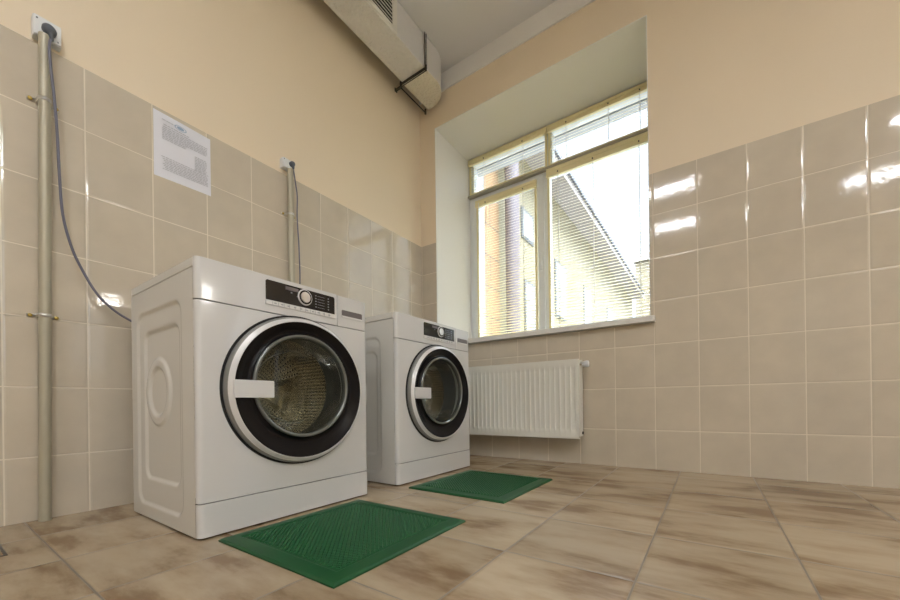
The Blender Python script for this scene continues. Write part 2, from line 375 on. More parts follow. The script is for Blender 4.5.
# ------------------------------------------------------------------ venetian blinds
def blind(x0, x1, z0, z1, railh, label, cords, yo=0.):
    """blind in front of one pane; x/z in survey units"""
    w = (x1-x0)*U; h = (z1-z0)*U; yc = 2.06*U + yo
    root = empty('venetian_blind', ((x0+x1)/2*U, yc, z0*U)); tag(root, label, 'blind', 'venetian blinds on the window')
    hwid = w/2; rh = railh*U
    prof = [(-.014, h-rh), (.012, h-rh), (.012, h), (-.010, h), (-.014, h-.004), (-.014, h-rh*.42), (-.010, h-rh*.48), (-.010, h-rh*.56), (-.014, h-rh*.6)]
    MB().prism(prof, -hwid, hwid, 'x').build('head_rail', 'rail_cream', root)
    MB().box(-hwid+.02, hwid-.02, -.010, .010, .0, .010).build('bottom_rail', 'rail_cream', root, .002)
    for s in (-1, 1):
        xx = s*(hwid-.011)
        MB().box(xx-.009, xx+.009, .004, .012, .0, h-rh).build('side_guide', 'rail_cream', root, .001)
    mb = MB(); pitch = .0225; n = int((h-rh-.022)/pitch); tilt = math.radians(29); sw = .0132
    for i in range(n):
        z = .020 + i*pitch; vs = []
        zj = random.uniform(-.0006, .0006); tj = tilt + random.uniform(-.03, .03)
        for t_ in (0, 1):
            for k in range(5):
                a = -1 + k*.5; yy = a*sw*math.cos(tj); zz = a*sw*math.sin(tj) + (1-a*a)*.0014 + z + zj - t_*.0004
                for xx in (-hwid+.021, hwid-.021): vs.append((xx, yy - .001, zz))
        fs = []
        for k in range(4):
            fs.append((2*k, 2*k+1, 2*k+3, 2*k+2)); q = 10+2*k; fs.append((q, q+2, q+3, q+1))
        fs += [(0, 10, 11, 1), (8, 9, 19, 18)]
        fs += [(0, 2, 4, 6, 8, 18, 16, 14, 12, 10), (1, 11, 13, 15, 17, 19, 9, 7, 5, 3)]
        mb.add(vs, fs)
    mb.build('slats', 'blind_cream', root)
    for c in cords:
        xx = -hwid + c*w
        mb = MB()
        for yy in (-.0125, .0115): mb.box(xx-.0012, xx+.0012, yy-.0006, yy+.0006, .01, h-rh)
        mb.build('ladder_cord', 'print_white', root)
        MB().box(xx-.004, xx+.004, -.0165, -.014, h-rh*.8, h-rh*.62).build('rail_clip', 'strap_metal', root)
    return root
blind(.64, 3.64, 9.28, 10.60, .22, 'short cream venetian blind over the small upper left pane', (.22, .72))
blind(3.66, 6.79, 9.28, 10.60, .22, 'short cream venetian blind over the wide upper right pane', (.2, .6, .87))
b3 = blind(.95, 3.28, 3.66, 8.98, .24, 'tall narrow cream venetian blind on the opening sash with the handle', (.18, .80), -.010)
MB().tube([(-.5*2.27*U+.03, -.018, 5.2*U), (-.5*2.27*U+.03, -.020, 3.2*U)], .003, 8).build('tilt_wand', 'plastic_white', b3)
blind(3.62, 6.79, 3.60, 9.19, .28, 'tall wide cream venetian blind over the fixed lower right pane', (.12, .46, .86))

# ------------------------------------------------------------------ washing machines
DX = 1.125*U; HW = 1.342*U; HT = 3.40*U
def rprof(x0, x1, hw, r, n=6):
    """outline with rounded front corners, local x0 (back) .. x1 (front)"""
    p = [(x0, -hw)]
    for k in range(n+1):
        a = -PI/2 + PI/2*k/n; p.append((x1-r+r*math.cos(a), -hw+r+r*math.sin(a)))
    for k in range(n+1):
        a = PI/2*k/n; p.append((x1-r+r*math.cos(a), hw-r+r*math.sin(a)))
    p.append((x0, hw)); return p
def sm(t): t = max(0, min(1, t)); return t*t*(3-2*t)
def rr_sdf(x, z, x0, x1, z0, z1, r):
    cx, cz = (x0+x1)/2, (z0+z1)/2; qx = abs(x-cx)-(x1-x0)/2+r; qz = abs(z-cz)-(z1-z0)/2+r
    return math.hypot(max(qx, 0), max(qz, 0)) + min(max(qx, qz), 0) - r
def side_depth(x, z):
    """how deep the pressed side panel is sunk (x, z in survey units from the room corner)"""
    d = .024*sm(-rr_sdf(x, z, 0.90, 2.50, .19, 2.97, .20)/.05)
    p = rr_sdf(x, z, 1.12, 2.38, .56, 2.69, .17)
    d += .026*sm(-p/.05)
    rr = math.hypot((x-1.60)/.46, (z-1.81)/.49)
    d -= .024*sm((1-rr)/.10); d += .030*sm((.74-rr)/.12)
    return d
def make_washer():
    root = empty('washing_machine', (0, 0, 0))
    r = .065*U; g = .0012
    z1, z2, z3 = .43*U, 2.885*U, HT
    fx = DX-.08*U
    # pressed steel cabinet
    nx, nz = 108, 190; xs0, xs1 = -DX, fx; zz0, zz1 = .022*U, 3.275*U
    for s in (-1, 1):
        vs = []; mb = MB()
        for j in range(nz+1):
            for i in range(nx+1):
                x = xs0+(xs1-xs0)*i/nx; z = zz0+(zz1-zz0)*j/nz
                dd = side_depth(x/U+1.805, z/U)*U
                vs.append((x, s*(HW-dd), z))
        mb.add(vs, [(j*(nx+1)+i, j*(nx+1)+i+1, (j+1)*(nx+1)+i+1, (j+1)*(nx+1)+i) for j in range(nz) for i in range(nx)])
        mb.build('side_panel', 'enamel', root, smooth=60, flip=(s < 0))
    MB().box(-DX, -DX+.004, -HW+.001, HW-.001, zz0, zz1).build('back_panel', 'enamel', root)
    MB().box(-DX+.004, fx, -HW+.09*U, HW-.09*U, zz0, zz0+.004).build('bottom_panel', 'dark_gap', root)
    # worktop
    MB().prism([(-DX, -HW), (fx-g, -HW), (fx-g, HW), (-DX, HW)], 3.285*U, HT).build('worktop', 'enamel', root, .003)
    # front panel with the round opening
    fp = MB().prism(rprof(fx, DX, HW, r), z1+g, z2-g).build('front_panel', 'enamel_front', root)
    cz = 1.825*U; hz = 1.87*U; sy = 1.04
    cu = MB().lathe_x([(-.1, .80*U, 0), (.1, .80*U, 0)], (DX, 0, hz), 72, sy, (True, True)).build('cutter', 'gasket')
    cut(fp, cu); add_bevel(fp, .0015)
    MB().prism(rprof(fx, DX+.0015, HW, r), .022*U, z1-g).build('kick_panel', 'enamel_front', root, .0015)
    # control fascia, detergent drawer
    dy = .71*U
    pr = rprof(fx, DX, HW, r)
    fl = [p for p in pr if p[1] < 0]; fl = [(fx, -HW)] + fl[1:] + [(DX, dy-g), (fx, dy-g)]
    MB().prism(fl, z2+g, z3).build('control_fascia', 'enamel_front', root, .0025)
    fr = [(fx, dy+g), (DX, dy+g)] + [p for p in pr if p[1] > 0][:-1] + [(fx, HW)]
    dr = MB().prism(fr, z2+g, z3-.002).build('detergent_drawer', 'enamel_front', root, .002)
    MB().prism([(.80*U, 3.07*U), (1.235*U, 3.07*U), (1.235*U, 3.155*U), (1.22*U, 3.17*U), (.815*U, 3.17*U), (.80*U, 3.155*U)], DX-.002, DX+.0008, 'x').build('drawer_grip', 'display_grey', dr)
    MB().box(DX-.002, DX+.003, .80*U, 1.235*U, 3.045*U, 3.075*U).build('grip_lip', 'bright_silver', dr, .001)
    # display panel
    cp = MB().prism([(-.49*U, 3.062*U), (.655*U, 3.062*U), (.655*U, 3.315*U), (.635*U, 3.338*U), (-.47*U, 3.338*U), (-.49*U, 3.32*U)], DX-.003, DX+.002, 'x').build('control_panel', 'panel_black', root, .0008)
    MB().box(DX-.003, DX+.0035, -.495*U, .66*U, 2.995*U, 3.058*U).build('button_strip', 'bright_silver', root, .0015)
    MB().box(DX+.0018, DX+.0026, -.20*U, .005*U, 3.262*U, 3.312*U).build('display', 'display_grey', cp)
    mb = MB()
    for k in range(5):
        for yy in (.29, .52): mb.box(DX+.0018, DX+.0026, yy*U, (yy+.022)*U, (3.105+.043*k)*U, (3.118+.043*k)*U)
        mb.box(DX+.0018, DX+.0023, .33*U, .46*U, (3.108+.043*k)*U, (3.112+.043*k)*U)
    mb.box(DX+.0018, DX+.0026, -.12*U, -.095*U, 3.225*U, 3.243*U); mb.box(DX+.0018, DX+.0026, -.02*U, 0, 3.19*U, 3.205*U)
    mb.build('printed_marks', 'print_grey', cp)
    mb = MB()
    for k in range(12): mb.box(DX+.0033, DX+.0040, (-.40+.085*k)*U, (-.395+.085*k)*U, 3.002*U, 3.05*U)
    for k in range(10): mb.box(DX+.0033, DX+.0040, (-.375+.10*k)*U, (-.34+.10*k)*U, 3.02*U, 3.035*U)
    mb.build('button_marks', 'print_grey', root)
    kn = MB().lathe_x([(0, .118*U), (.003, .118*U), (.004, .112*U), (.0045, .106*U)], (DX+.002, .11*U, 3.213*U), 40, 1., (True, True)).build('knob', 'bright_silver', root)
    MB().lathe_x([(.003, .104*U), (.0050, .104*U)], (DX+.002, .11*U, 3.213*U), 40, 1., (False, True)).build('knob_groove', 'panel_black', kn)
    MB().lathe_x([(.003, .080*U), (.007, .078*U), (.0082, .072*U), (.0076, .04*U), (.0074, .001*U)], (DX+.002, .11*U, 3.213*U), 40, 1., (False, True)).build('knob_cap', 'knob_metal', kn)
    # door
    c = (DX, .035*U, cz); z_ = .055*U
    MB().lathe_x([(.0, 1.085*U), (.003, 1.083*U), (.004, 1.05*U), (.0, 1.04*U)], c, 96, sy).build('door_gap_shade', 'dark_gap', root)  # dark ring standing in for the shadow gap around the door
    door = MB().lathe_x([(.0235, 1.034*U), (.0345, .990*U), (.0355, .984*U), (.0350, .978*U), (.03, .975*U)], c, 96, sy).build('door', 'bright_silver', root, smooth=40)
    MB().lathe_x([(.002, 1.0*U), (.003, 1.056*U), (.010, 1.058*U), (.018, 1.050*U), (.0235, 1.034*U)], c, 96, sy).build('door_rim', 'silver_shaded', door, smooth=60)
    MB().lathe_x([(.0320, .982*U, 0), (.0345, .976*U, 0), (.0330, .955*U, .002*U), (.029, .915*U, .010*U), (.022, .860*U, .025*U), (.0185, .815*U, .038*U), (.0185, .780*U, .048*U), (.022, .758*U, z_), (.026, .748*U, z_), (.022, .735*U, z_)], c, 96, sy).build('door_trim', 'door_black', door, smooth=70)
    MB().lathe_x([(.020, .748*U, z_), (.0300, .744*U, z_), (.0325, .728*U, z_), (.0315, .705*U, z_), (.024, .690*U, z_), (.010, .685*U, z_)], c, 96, sy).build('glass_rim', 'rim_grey', door, smooth=60)
    MB().lathe_x([(.027, .700*U, z_), (.031, .60*U, z_), (.035, .40*U, z_), (.037, .20*U, z_), (.0375, .004*U, z_)], c, 72, sy, (False, True)).build('door_glass', 'door_glass', door, smooth=80)
    MB().lathe_x([(.018, .69*U, z_), (-.030, .655*U, z_), (-.075, .61*U, z_), (-.105, .52*U, z_), (-.115, .38*U, z_), (-.118, .2*U, z_), (-.119, .004*U, z_)], c, 72, sy, (False, True)).build('glass_bowl', 'bowl_glass', door, smooth=80)
    mb = MB(); mb.prism([(-1.0*U, 1.715*U), (-.99*U, 1.705*U), (-.49*U, 1.705*U), (-.48*U, 1.715*U), (-.48*U, 1.920*U), (-.49*U, 1.93*U), (-.99*U, 1.93*U), (-1.0*U, 1.92*U)], DX+.0345, DX+.0425, 'x')
    mb.box(DX+.026, DX+.036, -.97*U, -.84*U, 1.74*U, 1.90*U)
    mb.build('handle', 'bright_silver', door, .0012)
    # rubber bellows and drum
    MB().lathe_x([(-.02, .80*U), (-.03, .79*U), (-.045, .82*U), (-.06, .78*U), (-.075, .80*U), (-.088, .74*U), (-.10, .755*U)], (DX, 0, hz), 72, sy).build('door_gasket', 'gasket', root, smooth=70)
    R = .97*U; dep = .235
    drum = MB().lathe_x([(-.092, .76*U), (-.10, .82*U), (-.112, R)], (DX, 0, hz), 72, 1.02).build('drum', 'steel_smooth', root, smooth=50)
    seg = [(-.112-k*(dep-.02)/20, R) for k in range(21)]
    MB().lathe_x(seg, (DX, 0, hz), 72, 1.02, uvs=(100, 1.)).build('drum_wall', 'drum_steel', drum, smooth=60)
    bx = -.112-dep+.02
    # back plate: three smooth pressed wedges between perforated ones
    mb = MB(); n = 96; rings = [0.02, .2, .24, .5, .75, .93, .99, 1.0]
    b0 = 0
    for q in rings:
        for k in range(n):
            a = 2*PI*k/n; w = math.cos(3*a+.6); dx = .012*sm((w-.1)/.25)*sm((q-.2)/.15)*sm((.97-q)/.06) + (.02 if q < .21 else 0)
            mb.v.append((DX+bx+dx, math.cos(a)*R*q*1.02, hz+math.sin(a)*R*q))
    for i in range(len(rings)-1):
        for k in range(n): mb.f.append((i*n+k, i*n+(k+1) % n, (i+1)*n+(k+1) % n, (i+1)*n+k))
    mb.f.append(tuple(range(n)))
    for i in range(len(rings)-1):
        for k in range(n): mb.uv[i*n+k] = [(k*.625, rings[i]*17), ((k+1)*.625, rings[i]*17), ((k+1)*.625, rings[i+1]*17), (k*.625, rings[i+1]*17)]
    db = mb.build('drum_back', 'steel_smooth', drum, smooth=60); db.data.materials.append(MATS['drum_steel'])
    for i in range(2, 5):
        for k in range(n):
            if math.cos(3*2*PI*(k+.5)/n+.6) < .05: db.data.polygons[i*n+k].material_index = 1
    mb = MB()
    for j in range(3):
        for sg in (-1, 1):
            for o_ in (0, .05):
                a = (2*PI*j - .6 + sg*(1.45+o_))/3 + 0
                c_, s_ = math.cos(a), math.sin(a)
                mb.tube([(DX+bx+.006, c_*R*q*1.02, hz+s_*R*q) for q in (.3, .5, .7, .92)], .0035, 8)
    mb.build('drum_ribs', 'steel_smooth', drum, smooth=60)
    for j in range(3):
        a0 = 2*PI*j/3 + .75; mb = MB(); vs = []; nn = 14
        for k in range(nn+1):
            x = DX-.125-(dep-.04)*k/nn; tap = .5+.5*sm(min(k, nn-k)/3)
            for (da, rr) in ((-.17, .985), (-.09, .86), (-.03, .79), (.03, .79), (.09, .86), (.17, .985)):
                rad = R*(1-(1-rr)*tap); a = a0+da+.12*math.sin(k/nn*PI); vs.append((x, math.cos(a)*rad*1.02, hz+math.sin(a)*rad))
        mb.add(vs, [(k*6+i, k*6+i+1, (k+1)*6+i+1, (k+1)*6+i) for k in range(nn) for i in range(5)] + [tuple(range(6)), tuple(nn*6+i for i in range(6))])
        mb.build('drum_paddle', 'steel_smooth', drum, smooth=60)
    for sx_, s in ((-1, -1), (-1, 1), (1, -1), (1, 1)):
        MB().tube([(sx_*(DX-.05), s*(HW-.05), 0.0), (sx_*(DX-.05), s*(HW-.05), .023*U)], .020, 16).build('foot', 'rubber_foot', root)
    return root
w1 = make_washer(); w1.location = (1.825*U, -6.60*U, .0)
w2 = copy_tree(w1); w2.location = (1.825*U, -3.15*U, 0)
tag(w1, 'white front-loading washing machine nearest the camera, beside the notice wall', 'washing machine', 'front-loading washing machines')
tag(w2, 'white front-loading washing machine farther back, next to the radiator', 'washing machine', 'front-loading washing machines')

# ------------------------------------------------------------------ rubber mats
def make_mat(sx, sy, ribs):
    root = empty('rubber_mat', (0, 0, 0)); b = .20*U; h = .011
    # bevelled border frame and a sunk field
    mb = MB(); hx, hy = sx/2, sy/2
    pts = lambda ix, iy, z: [(-ix, -iy, z), (ix, -iy, z), (ix, iy, z), (-ix, iy, z)]
    rings = [pts(hx, hy, 0), pts(hx, hy, .004), pts(hx-.006, hy-.006, .008), pts(hx-b+.008, hy-b+.008, h), pts(hx-b, hy-b, .007)]
    vs = [v for r_ in rings for v in r_]; fs = [(3, 2, 1, 0)]
    for i in range(len(rings)-1):
        for k in range(4): fs.append((4*i+k, 4*i+(k+1) % 4, 4*i+4+(k+1) % 4, 4*i+4+k))
    fs.append((16, 17, 18, 19)); mb.add(vs, fs)
    mb.build('mat_base', 'mat_green', root, smooth=20)
    mb = MB(); fx, fy = hx-b-.006, hy-b-.006
    def clipped(c, sg):                   # the line y = sg*x + c inside the field
        ps = []
        for x in (-fx, fx):
            y = sg*x+c
            if -fy <= y <= fy: ps.append((x, y))
        for y in (-fy, fy):
            x = (y-c)/sg
            if -fx < x < fx: ps.append((x, y))
        return ps[:2] if len(ps) >= 2 else None
    step = .0155; k = -ribs
    for sg, hh in ((-1, .0112), (1, .0088)):
        for k in range(-ribs, ribs+1):
            ps = clipped(k*step, sg)
            if not ps: continue
            (xa, ya), (xb, yb_) = ps; l = math.hypot(xb-xa, yb_-ya)
            if l < .01: continue
            nx_, ny_ = -(yb_-ya)/l*.0016, (xb-xa)/l*.0016
            mb.add([(xa-nx_, ya-ny_, .0065), (xa+nx_, ya+ny_, .0065), (xb+nx_, yb_+ny_, .0065), (xb-nx_, yb_-ny_, .0065),
                    (xa-nx_*.5, ya-ny_*.5, hh), (xa+nx_*.5, ya+ny_*.5, hh), (xb+nx_*.5, yb_+ny_*.5, hh), (xb-nx_*.5, yb_-ny_*.5, hh)],
                   [(4, 5, 6, 7), (0, 1, 5, 4), (1, 2, 6, 5), (2, 3, 7, 6), (3, 0, 4, 7)])
    mb.build('ribbed_field', 'mat_rib', root, smooth=20)
    return root
mt = make_mat(2.09*U, 2.17*U, 36); mt.location = (4.175*U, -6.715*U, 0); mt.rotation_euler.z = math.radians(.5)
m2 = copy_tree(mt); m2.location = (4.25*U, -3.45*U, 0); m2.rotation_euler.z = math.radians(-.8); m2.scale = (.96, .99, 1)
tag(mt, 'green ribbed rubber mat on the floor before the nearer washing machine', 'mat', 'green rubber mats')
tag(m2, 'green rubber mat on the floor before the farther washing machine', 'mat', 'green rubber mats')

# ------------------------------------------------------------------ radiator
rx0, rx1, rz0, rz1 = 1.15*U, 5.285*U, .69*U, 2.64*U
rd = empty('panel_radiator', ((rx0+rx1)/2, -.32*U, rz0)); tag(rd, 'white ribbed panel radiator on the tiled wall under the window', 'radiator')
hw = (rx1-rx0)/2; H = rz1-rz0; yf = -.50*U+.32*U; yb = -.15*U+.32*U
mb = MB(); pitch = .134*U; npl = int((2*hw-.03)/pitch); sub = 8; prof = []
zs = [0, .035, .05, .062, H/2, H-.062, H-.05, H-.035, H]; amp = [0, 0, .6, 1, 1, 1, .6, 0, 0]
xs = []; x = -hw
xs.append(-hw); st = hw-.018-npl*pitch
k = 0
while k <= npl*sub: xs.append(st+k*pitch/sub); k += 1
xs.append(hw)
vs = []
for z, am in zip(zs, amp):
    for i, x in enumerate(xs):
        if i == 0 or i == len(xs)-1: d = 0
        else:
            ph = ((i-1) % sub)/sub; d = (1-sm(abs(ph-.0)/.18)) + (1-sm(abs(ph-1.)/.18)); d = .007*(1-min(1, d))
        vs.append((x, yf+d*am, z))
n = len(xs); mb.add(vs, [(j*n+i, j*n+i+1, (j+1)*n+i+1, (j+1)*n+i) for j in range(len(zs)-1) for i in range(n-1)])
mb.build('front_panel', 'radiator_enamel', rd, smooth=35)
MB().box(-hw, hw, yb-.01, yb, .01, H-.01).build('rear_panel', 'radiator_enamel', rd)
mb = MB(); mb.box(hw-.001, hw+.002, yf+.004, yb-.004, .012, H-.004)
sd = mb.build('side_cover', 'radiator_enamel', rd, .001)
MB().box(-hw-.002, -hw+.001, yf+.004, yb-.004, .012, H-.004).build('side_cover', 'radiator_enamel', rd, .001)
mb = MB(); mb.box(-hw, hw, yf, yf+.008, H-.002, H+.004); mb.box(-hw, hw, yb-.008, yb, H-.002, H+.004)
for k in range(60):
    x = -hw+.01+(2*hw-.02)*k/59; mb.box(x-.002, x+.002, yf+.008, yb-.008, H-.001, H+.003)
mb.build('top_grille', 'radiator_enamel', rd)
mb = MB(); mb.box(-hw, hw, yf+.001, yf+.012, -.003, .003); mb.build('bottom_edge', 'radiator_enamel', rd)
mb = MB(); mb.tube([(hw+.002, .02, .03), (hw+.008, .02, .03)], .009, 14); mb.build('vent_plug', 'strap_metal', rd)
ym = -.02
vz = H-.028
mb = MB(); mb.tube([(hw-.002, ym, vz), (hw+.018, ym, vz)], .011, 16); mb.tube([(hw+.012, ym, vz), (hw+.012, yb+.15*U-.001, vz)], .008, 12)
mb.build('valve_body', 'chrome', rd)
mb = MB(); mb.tube([(hw+.016, ym, vz), (hw+.020, ym, vz), (hw+.024, ym, vz), (hw+.046, ym, vz), (hw+.050, ym, vz), (hw+.054, ym, vz), (hw+.0545, ym, vz)], [.014, .016, .0165, .0185, .0195, .0180, .015], 24)
tv = mb.build('thermostat_valve', 'plastic_white', rd, smooth=40)
mb = MB()
for k in range(16):
    a = 2*PI*k/16; mb.tube([(hw+.030, ym+math.cos(a)*.0175, vz+math.sin(a)*.0175), (hw+.047, ym+math.cos(a)*.0192, vz+math.sin(a)*.0192)], .0014, 6)
mb.build('grip_ridges', 'plastic_white', tv)
for s in (-1, 1): MB().box(s*hw*.7-.015, s*hw*.7+.015, yb-.001, yb+.15*U-.0005, .05, H-.05).build('wall_bracket', 'radiator_enamel', rd)

# ------------------------------------------------------------------ conduit pipes, sockets, power cords
def conduit(yb_, yt, label, clamps, ztop):
    xc = .115*U; r = .0165
    p = empty('conduit_pipe', (xc, yb_, 0)); tag(p, label, 'pipe', 'conduit pipes on the left wall')
    MB().tube([(0, 0, .0), (0, (yt-yb_), ztop)], r, 24).build('pipe', 'conduit', p)
    for zc in clamps:
        yy = (yt-yb_)*zc/ztop; mb = MB(); w = .006
        ring = []
        for k in range(13):
            a = -PI/2 + PI*k/12; ring.append((math.cos(a)*(r+.0012), yy+math.sin(a)*(r+.0012)))
        xs_ = -xc+.0025
        pts = [(xs_, yy-.040)] + [(xs_, yy-r-.004)] + [(-.004, yy-r-.0012)] + ring[1:-1] + [(-.004, yy+r+.0012)] + [(xs_, yy+r+.004), (xs_, yy+.040)]
        ins = [(x-.0, y) for x, y in pts]
        vs = [(x, y, zc-w) for x, y in pts] + [(x, y, zc+w) for x, y in pts]; n = len(pts)
        mb.add(vs, [(i, i+1, n+i+1, n+i) for i in range(n-1)])
        cl = mb.build('pipe_clamp', 'clamp_metal', p, smooth=50)
        so = cl.modifiers.new('thickness', 'SOLIDIFY'); so.thickness = .0014; so.offset = 1
        for s in (-1, 1):
            MB().lathe_x([(0, .0062), (.003, .006), (.0045, .0035)], (xs_+.001, yy+s*.032, zc), 14, 1, (True, True)).build('screw', 'brass', cl)
    return p
conduit(-8.79*U, -8.73*U, 'tall grey conduit pipe rising from the floor left of the nearer machine', (2.93*U, 6.03*U), 6.97*U)
conduit(-4.885*U, -4.885*U, 'grey conduit pipe behind and above the nearer washing machine', (2.9*U, 5.96*U), 6.98*U)
def socket(y, z, label, w):
    s = empty('power_socket', (-.0075, y, z)); tag(s, label, 'socket', 'white power sockets on the left wall')
    MB().box(0, .030, -w/2, w/2, 0, w*1.02).build('socket_box', 'plastic_white', s, .003)
    MB().box(.030, .036, -w/2+.002, w/2-.002, .002, w*1.02-.002).build('face_plate', 'plastic_white', s, .002)
    for a, b in ((-.36, .84), (.36, .14)):
        MB().lathe_x([(0, .0028), (.0015, .0026)], (.0355, a*w, w*b+.0), 12, 1, (True, True)).build('screw', 'plug_grey', s)
    return s
sk1 = socket(-8.70*U, 6.93*U, 'white wall socket above the tall left conduit pipe, grey plug inserted', .071)
sk2 = socket(-4.95*U, 6.985*U, 'small white wall socket atop the conduit pipe behind the nearer machine', .052)
def cord(plug, pts, machine, r, mat, pr=.019):
    P = Vector(plug)
    # smooth the path with a Catmull-Rom curve
    q = [Vector(p)-P for p in pts]; out = []
    for i in range(len(q)-1):
        a, b, c_, d = q[max(i-1, 0)], q[i], q[i+1], q[min(i+2, len(q)-1)]
        for k in range(6):
            t = k/6; out.append(.5*((2*b)+(-a+c_)*t+(2*a-5*b+4*c_-d)*t*t+(-a+3*b-3*c_+d)*t**3))
    out.append(q[-1])
    c = MB().tube(out, r, 10).build('power_cord', mat, machine); c.location = P - machine.location; c['label'] = 'grey cable'
    k = pr/.019
    pl = MB().lathe_x([(0, .0185*k), (.010, .019*k), (.016, .017*k), (.022, .012*k), (.024, .006*k)], (0, 0, 0), 28, 1, (True, True)).build('plug', 'plug_grey', c)
    MB().tube([(.014, 0, -.004), (.012, .003, -.020*k), (.010, .006, -.034*k)], [.009, .0075, .0045], 12).build('strain_relief', 'plug_grey', c)
    return c
cord((.0295, -8.69*U, 7.06*U), [(.040, -2.127, 1.697), (.046, -2.131, 1.66), (.052, -2.128, 1.58), (.053, -2.121, 1.482), (.053, -2.115, 1.362), (.053, -2.111, 1.222), (.050, -2.103, 1.083), (.049, -2.081, .973), (.049, -2.050, .891), (.049, -2.012, .818), (.049, -1.963, .767), (.049, -1.914, .737), (.06, -1.85, .70), (.12, -1.78, .66), (.194, -1.74, .64)],
     w1, .0042, 'cable_grey')
cord((.0295, -4.86*U, 7.105*U), [(.040, -1.185, 1.71), (.047, -1.18, 1.65), (.0585, -1.176, 1.56), (.0585, -1.178, 1.44), (.0585, -1.170, 1.30), (.0585, -1.166, 1.17), (.0585, -1.166, 1.06), (.058, -1.17, .90), (.07, -1.12, .76), (.12, -1.02, .68), (.194, -.95, .64)],
     w2, .0038, 'cable_grey', .015)

# ------------------------------------------------------------------ notice
pa = empty('paper_notice', (0, -6.965*U, 5.68*U)); tag(pa, 'white printed paper notice taped to the tiled left wall', 'notice')
pw, ph = .455*U, 1.10*U
def bilin(u, v):     # u 0..1 across, v 0..1 upwards; the sheet hangs slightly askew
    y = (-pw+2*pw*u); z = ph*v + (1-u)*(.06*v-.02)*U + .004*U; return y, z
mb = MB(); nn = 10; vs = []
for t_ in (0, .0004):
    for j in range(nn+1):
        for i in range(nn+1):
            y, z = bilin(i/nn, j/nn); vs.append((.0004+t_+.0016*math.sin(i/nn*PI)*(j/nn-.5)**2*2, y, z))
q = (nn+1)**2; fs = []
for j in range(nn):
    for i in range(nn):
        a = j*(nn+1)+i; fs.append((a, a+nn+1, a+nn+2, a+1)); fs.append((q+a, q+a+1, q+a+nn+2, q+a+nn+1))
mb.add(vs, fs); mb.build('paper_sheet', 'paper', pa)
ink = MB()
def dash(u0, u1, v, h=.006):
    h = h/ph*.5; c4 = [bilin(u0, v-h), bilin(u1, v-h), bilin(u1, v+h), bilin(u0, v+h)]
    x0, x1 = .0021, .0030
    ink.add([(x0, y, z) for y, z in c4] + [(x1, y, z) for y, z in c4], [(4, 5, 6, 7), (0, 1, 5, 4), (1, 2, 6, 5), (2, 3, 7, 6), (3, 0, 4, 7)])
def line(u0, u1, v, h=.0028):
    u = u0
    while u < u1-.01:
        w = random.uniform(.025, .08); dash(u, min(u+w, u1), v, h); u += w+.014
line(.14, .34, .905); line(.16, .60, .835); line(.15, .95, .80); 
for k in range(7): line(.14, .93 if k < 5 else .55, .77-.026*k)
for k in range(9): line(.70, .92, .56-.026*k)
line(.12, .95, .33)
for k in range(7): line(.14+.02*(k % 3), .94, .30-.026*k)
ink.build('printed_text', 'ink', pa)
mb = MB(); pts = []
for k in range(32):
    a = 2*PI*k/32; pts.append((a,))
for s1, s2 in ((1., .84), (.62, .0)):
    vs = []
    for s in (s1, s2):
        for k in range(32):
            a = 2*PI*k/32; y, z = bilin(.45+.105*s*math.cos(a), .90+.040*s*math.sin(a)); vs.append((.0030, y, z))
    mb.add(vs, [(k, (k+1) % 32, 32+(k+1) % 32, 32+k) for k in range(32)] if s2 else [tuple(range(32))])
mb.build('round_stamp', 'stamp_ink', pa)

# ------------------------------------------------------------------ ventilation duct
dx0, dx1, dz0, dz1 = .42*U, 1.28*U, 11.27*U, 12.24*U
du = empty('air_duct', ((dx0+dx1)/2, -8*U, dz0)); tag(du, 'foil-wrapped rectangular air duct running under the ceiling along the left wall', 'duct')
ox, oy = (dx0+dx1)/2, -8*U
mb = MB(); yS = -1.36*U; mb.box(dx0-ox, dx1-ox, RY+.01-oy, yS-oy, 0, dz1-dz0)
dd = mb.build('straight_duct', 'foil_plain', du, .006, 3)
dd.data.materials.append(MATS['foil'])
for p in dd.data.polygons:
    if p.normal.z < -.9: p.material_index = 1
pts = [(dx0-ox-.004, yS-oy), (dx1-ox+.004, yS-oy)]
for k in range(17):
    a = PI/2*k/16; pts.append((dx0-ox-.02*U+(dx1-dx0+.06*U)*math.cos(a)**.8, -.86*U-oy+.80*U*math.sin(a)))
pts.append((dx0-ox-.004, -.10*U-oy))
el = MB().prism(pts, -.004, dz1-dz0, 'z').build('duct_elbow', 'foil_plain', du, .008, 3, smooth=50)
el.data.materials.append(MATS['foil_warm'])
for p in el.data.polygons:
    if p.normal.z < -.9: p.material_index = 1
g0, g1 = -5.8*U-oy, -2.52*U-oy
gr = MB(); gx = dx1-ox
gr.box(gx-.001, gx+.006, g0, g1, .02*U, .14*U); gr.box(gx-.001, gx+.006, g0, g1, .86*U, .95*U); gr.box(gx-.001, gx+.006, g0, g0+.16*U, .14*U, .86*U); gr.box(gx-.001, gx+.006, g1-.17*U, g1, .14*U, .86*U)
grl = gr.build('air_grille', 'grille_white', du, .0015)
MB().box(gx-.0008, gx+.0008, g0+.1*U, g1-.1*U, .1*U, .9*U).build('grille_dark_sheet', 'dark_gap', grl)  # black sheet standing in for the unlit inside of the duct
mb = MB()
for k in range(7):
    z = (.20+.10*k)*U; mb.prism([(gx+.001, z), (gx+.0055, z-.002), (gx+.0055, z+.0035), (gx+.001, z+.0055)], g0+.14*U, g1-.15*U, 'y')
mb.build('louvre_blades', 'grille_white', grl)
st = empty('hanger_strap', ((dx0+dx1)/2, -1.36*U, dz0)); tag(st, 'dark perforated metal strap hanging the duct near the corner', 'strap')
w = .012; t_ = .003; hx = (dx1-dx0)/2+.006; zt = CZ-dz0
mb = MB()
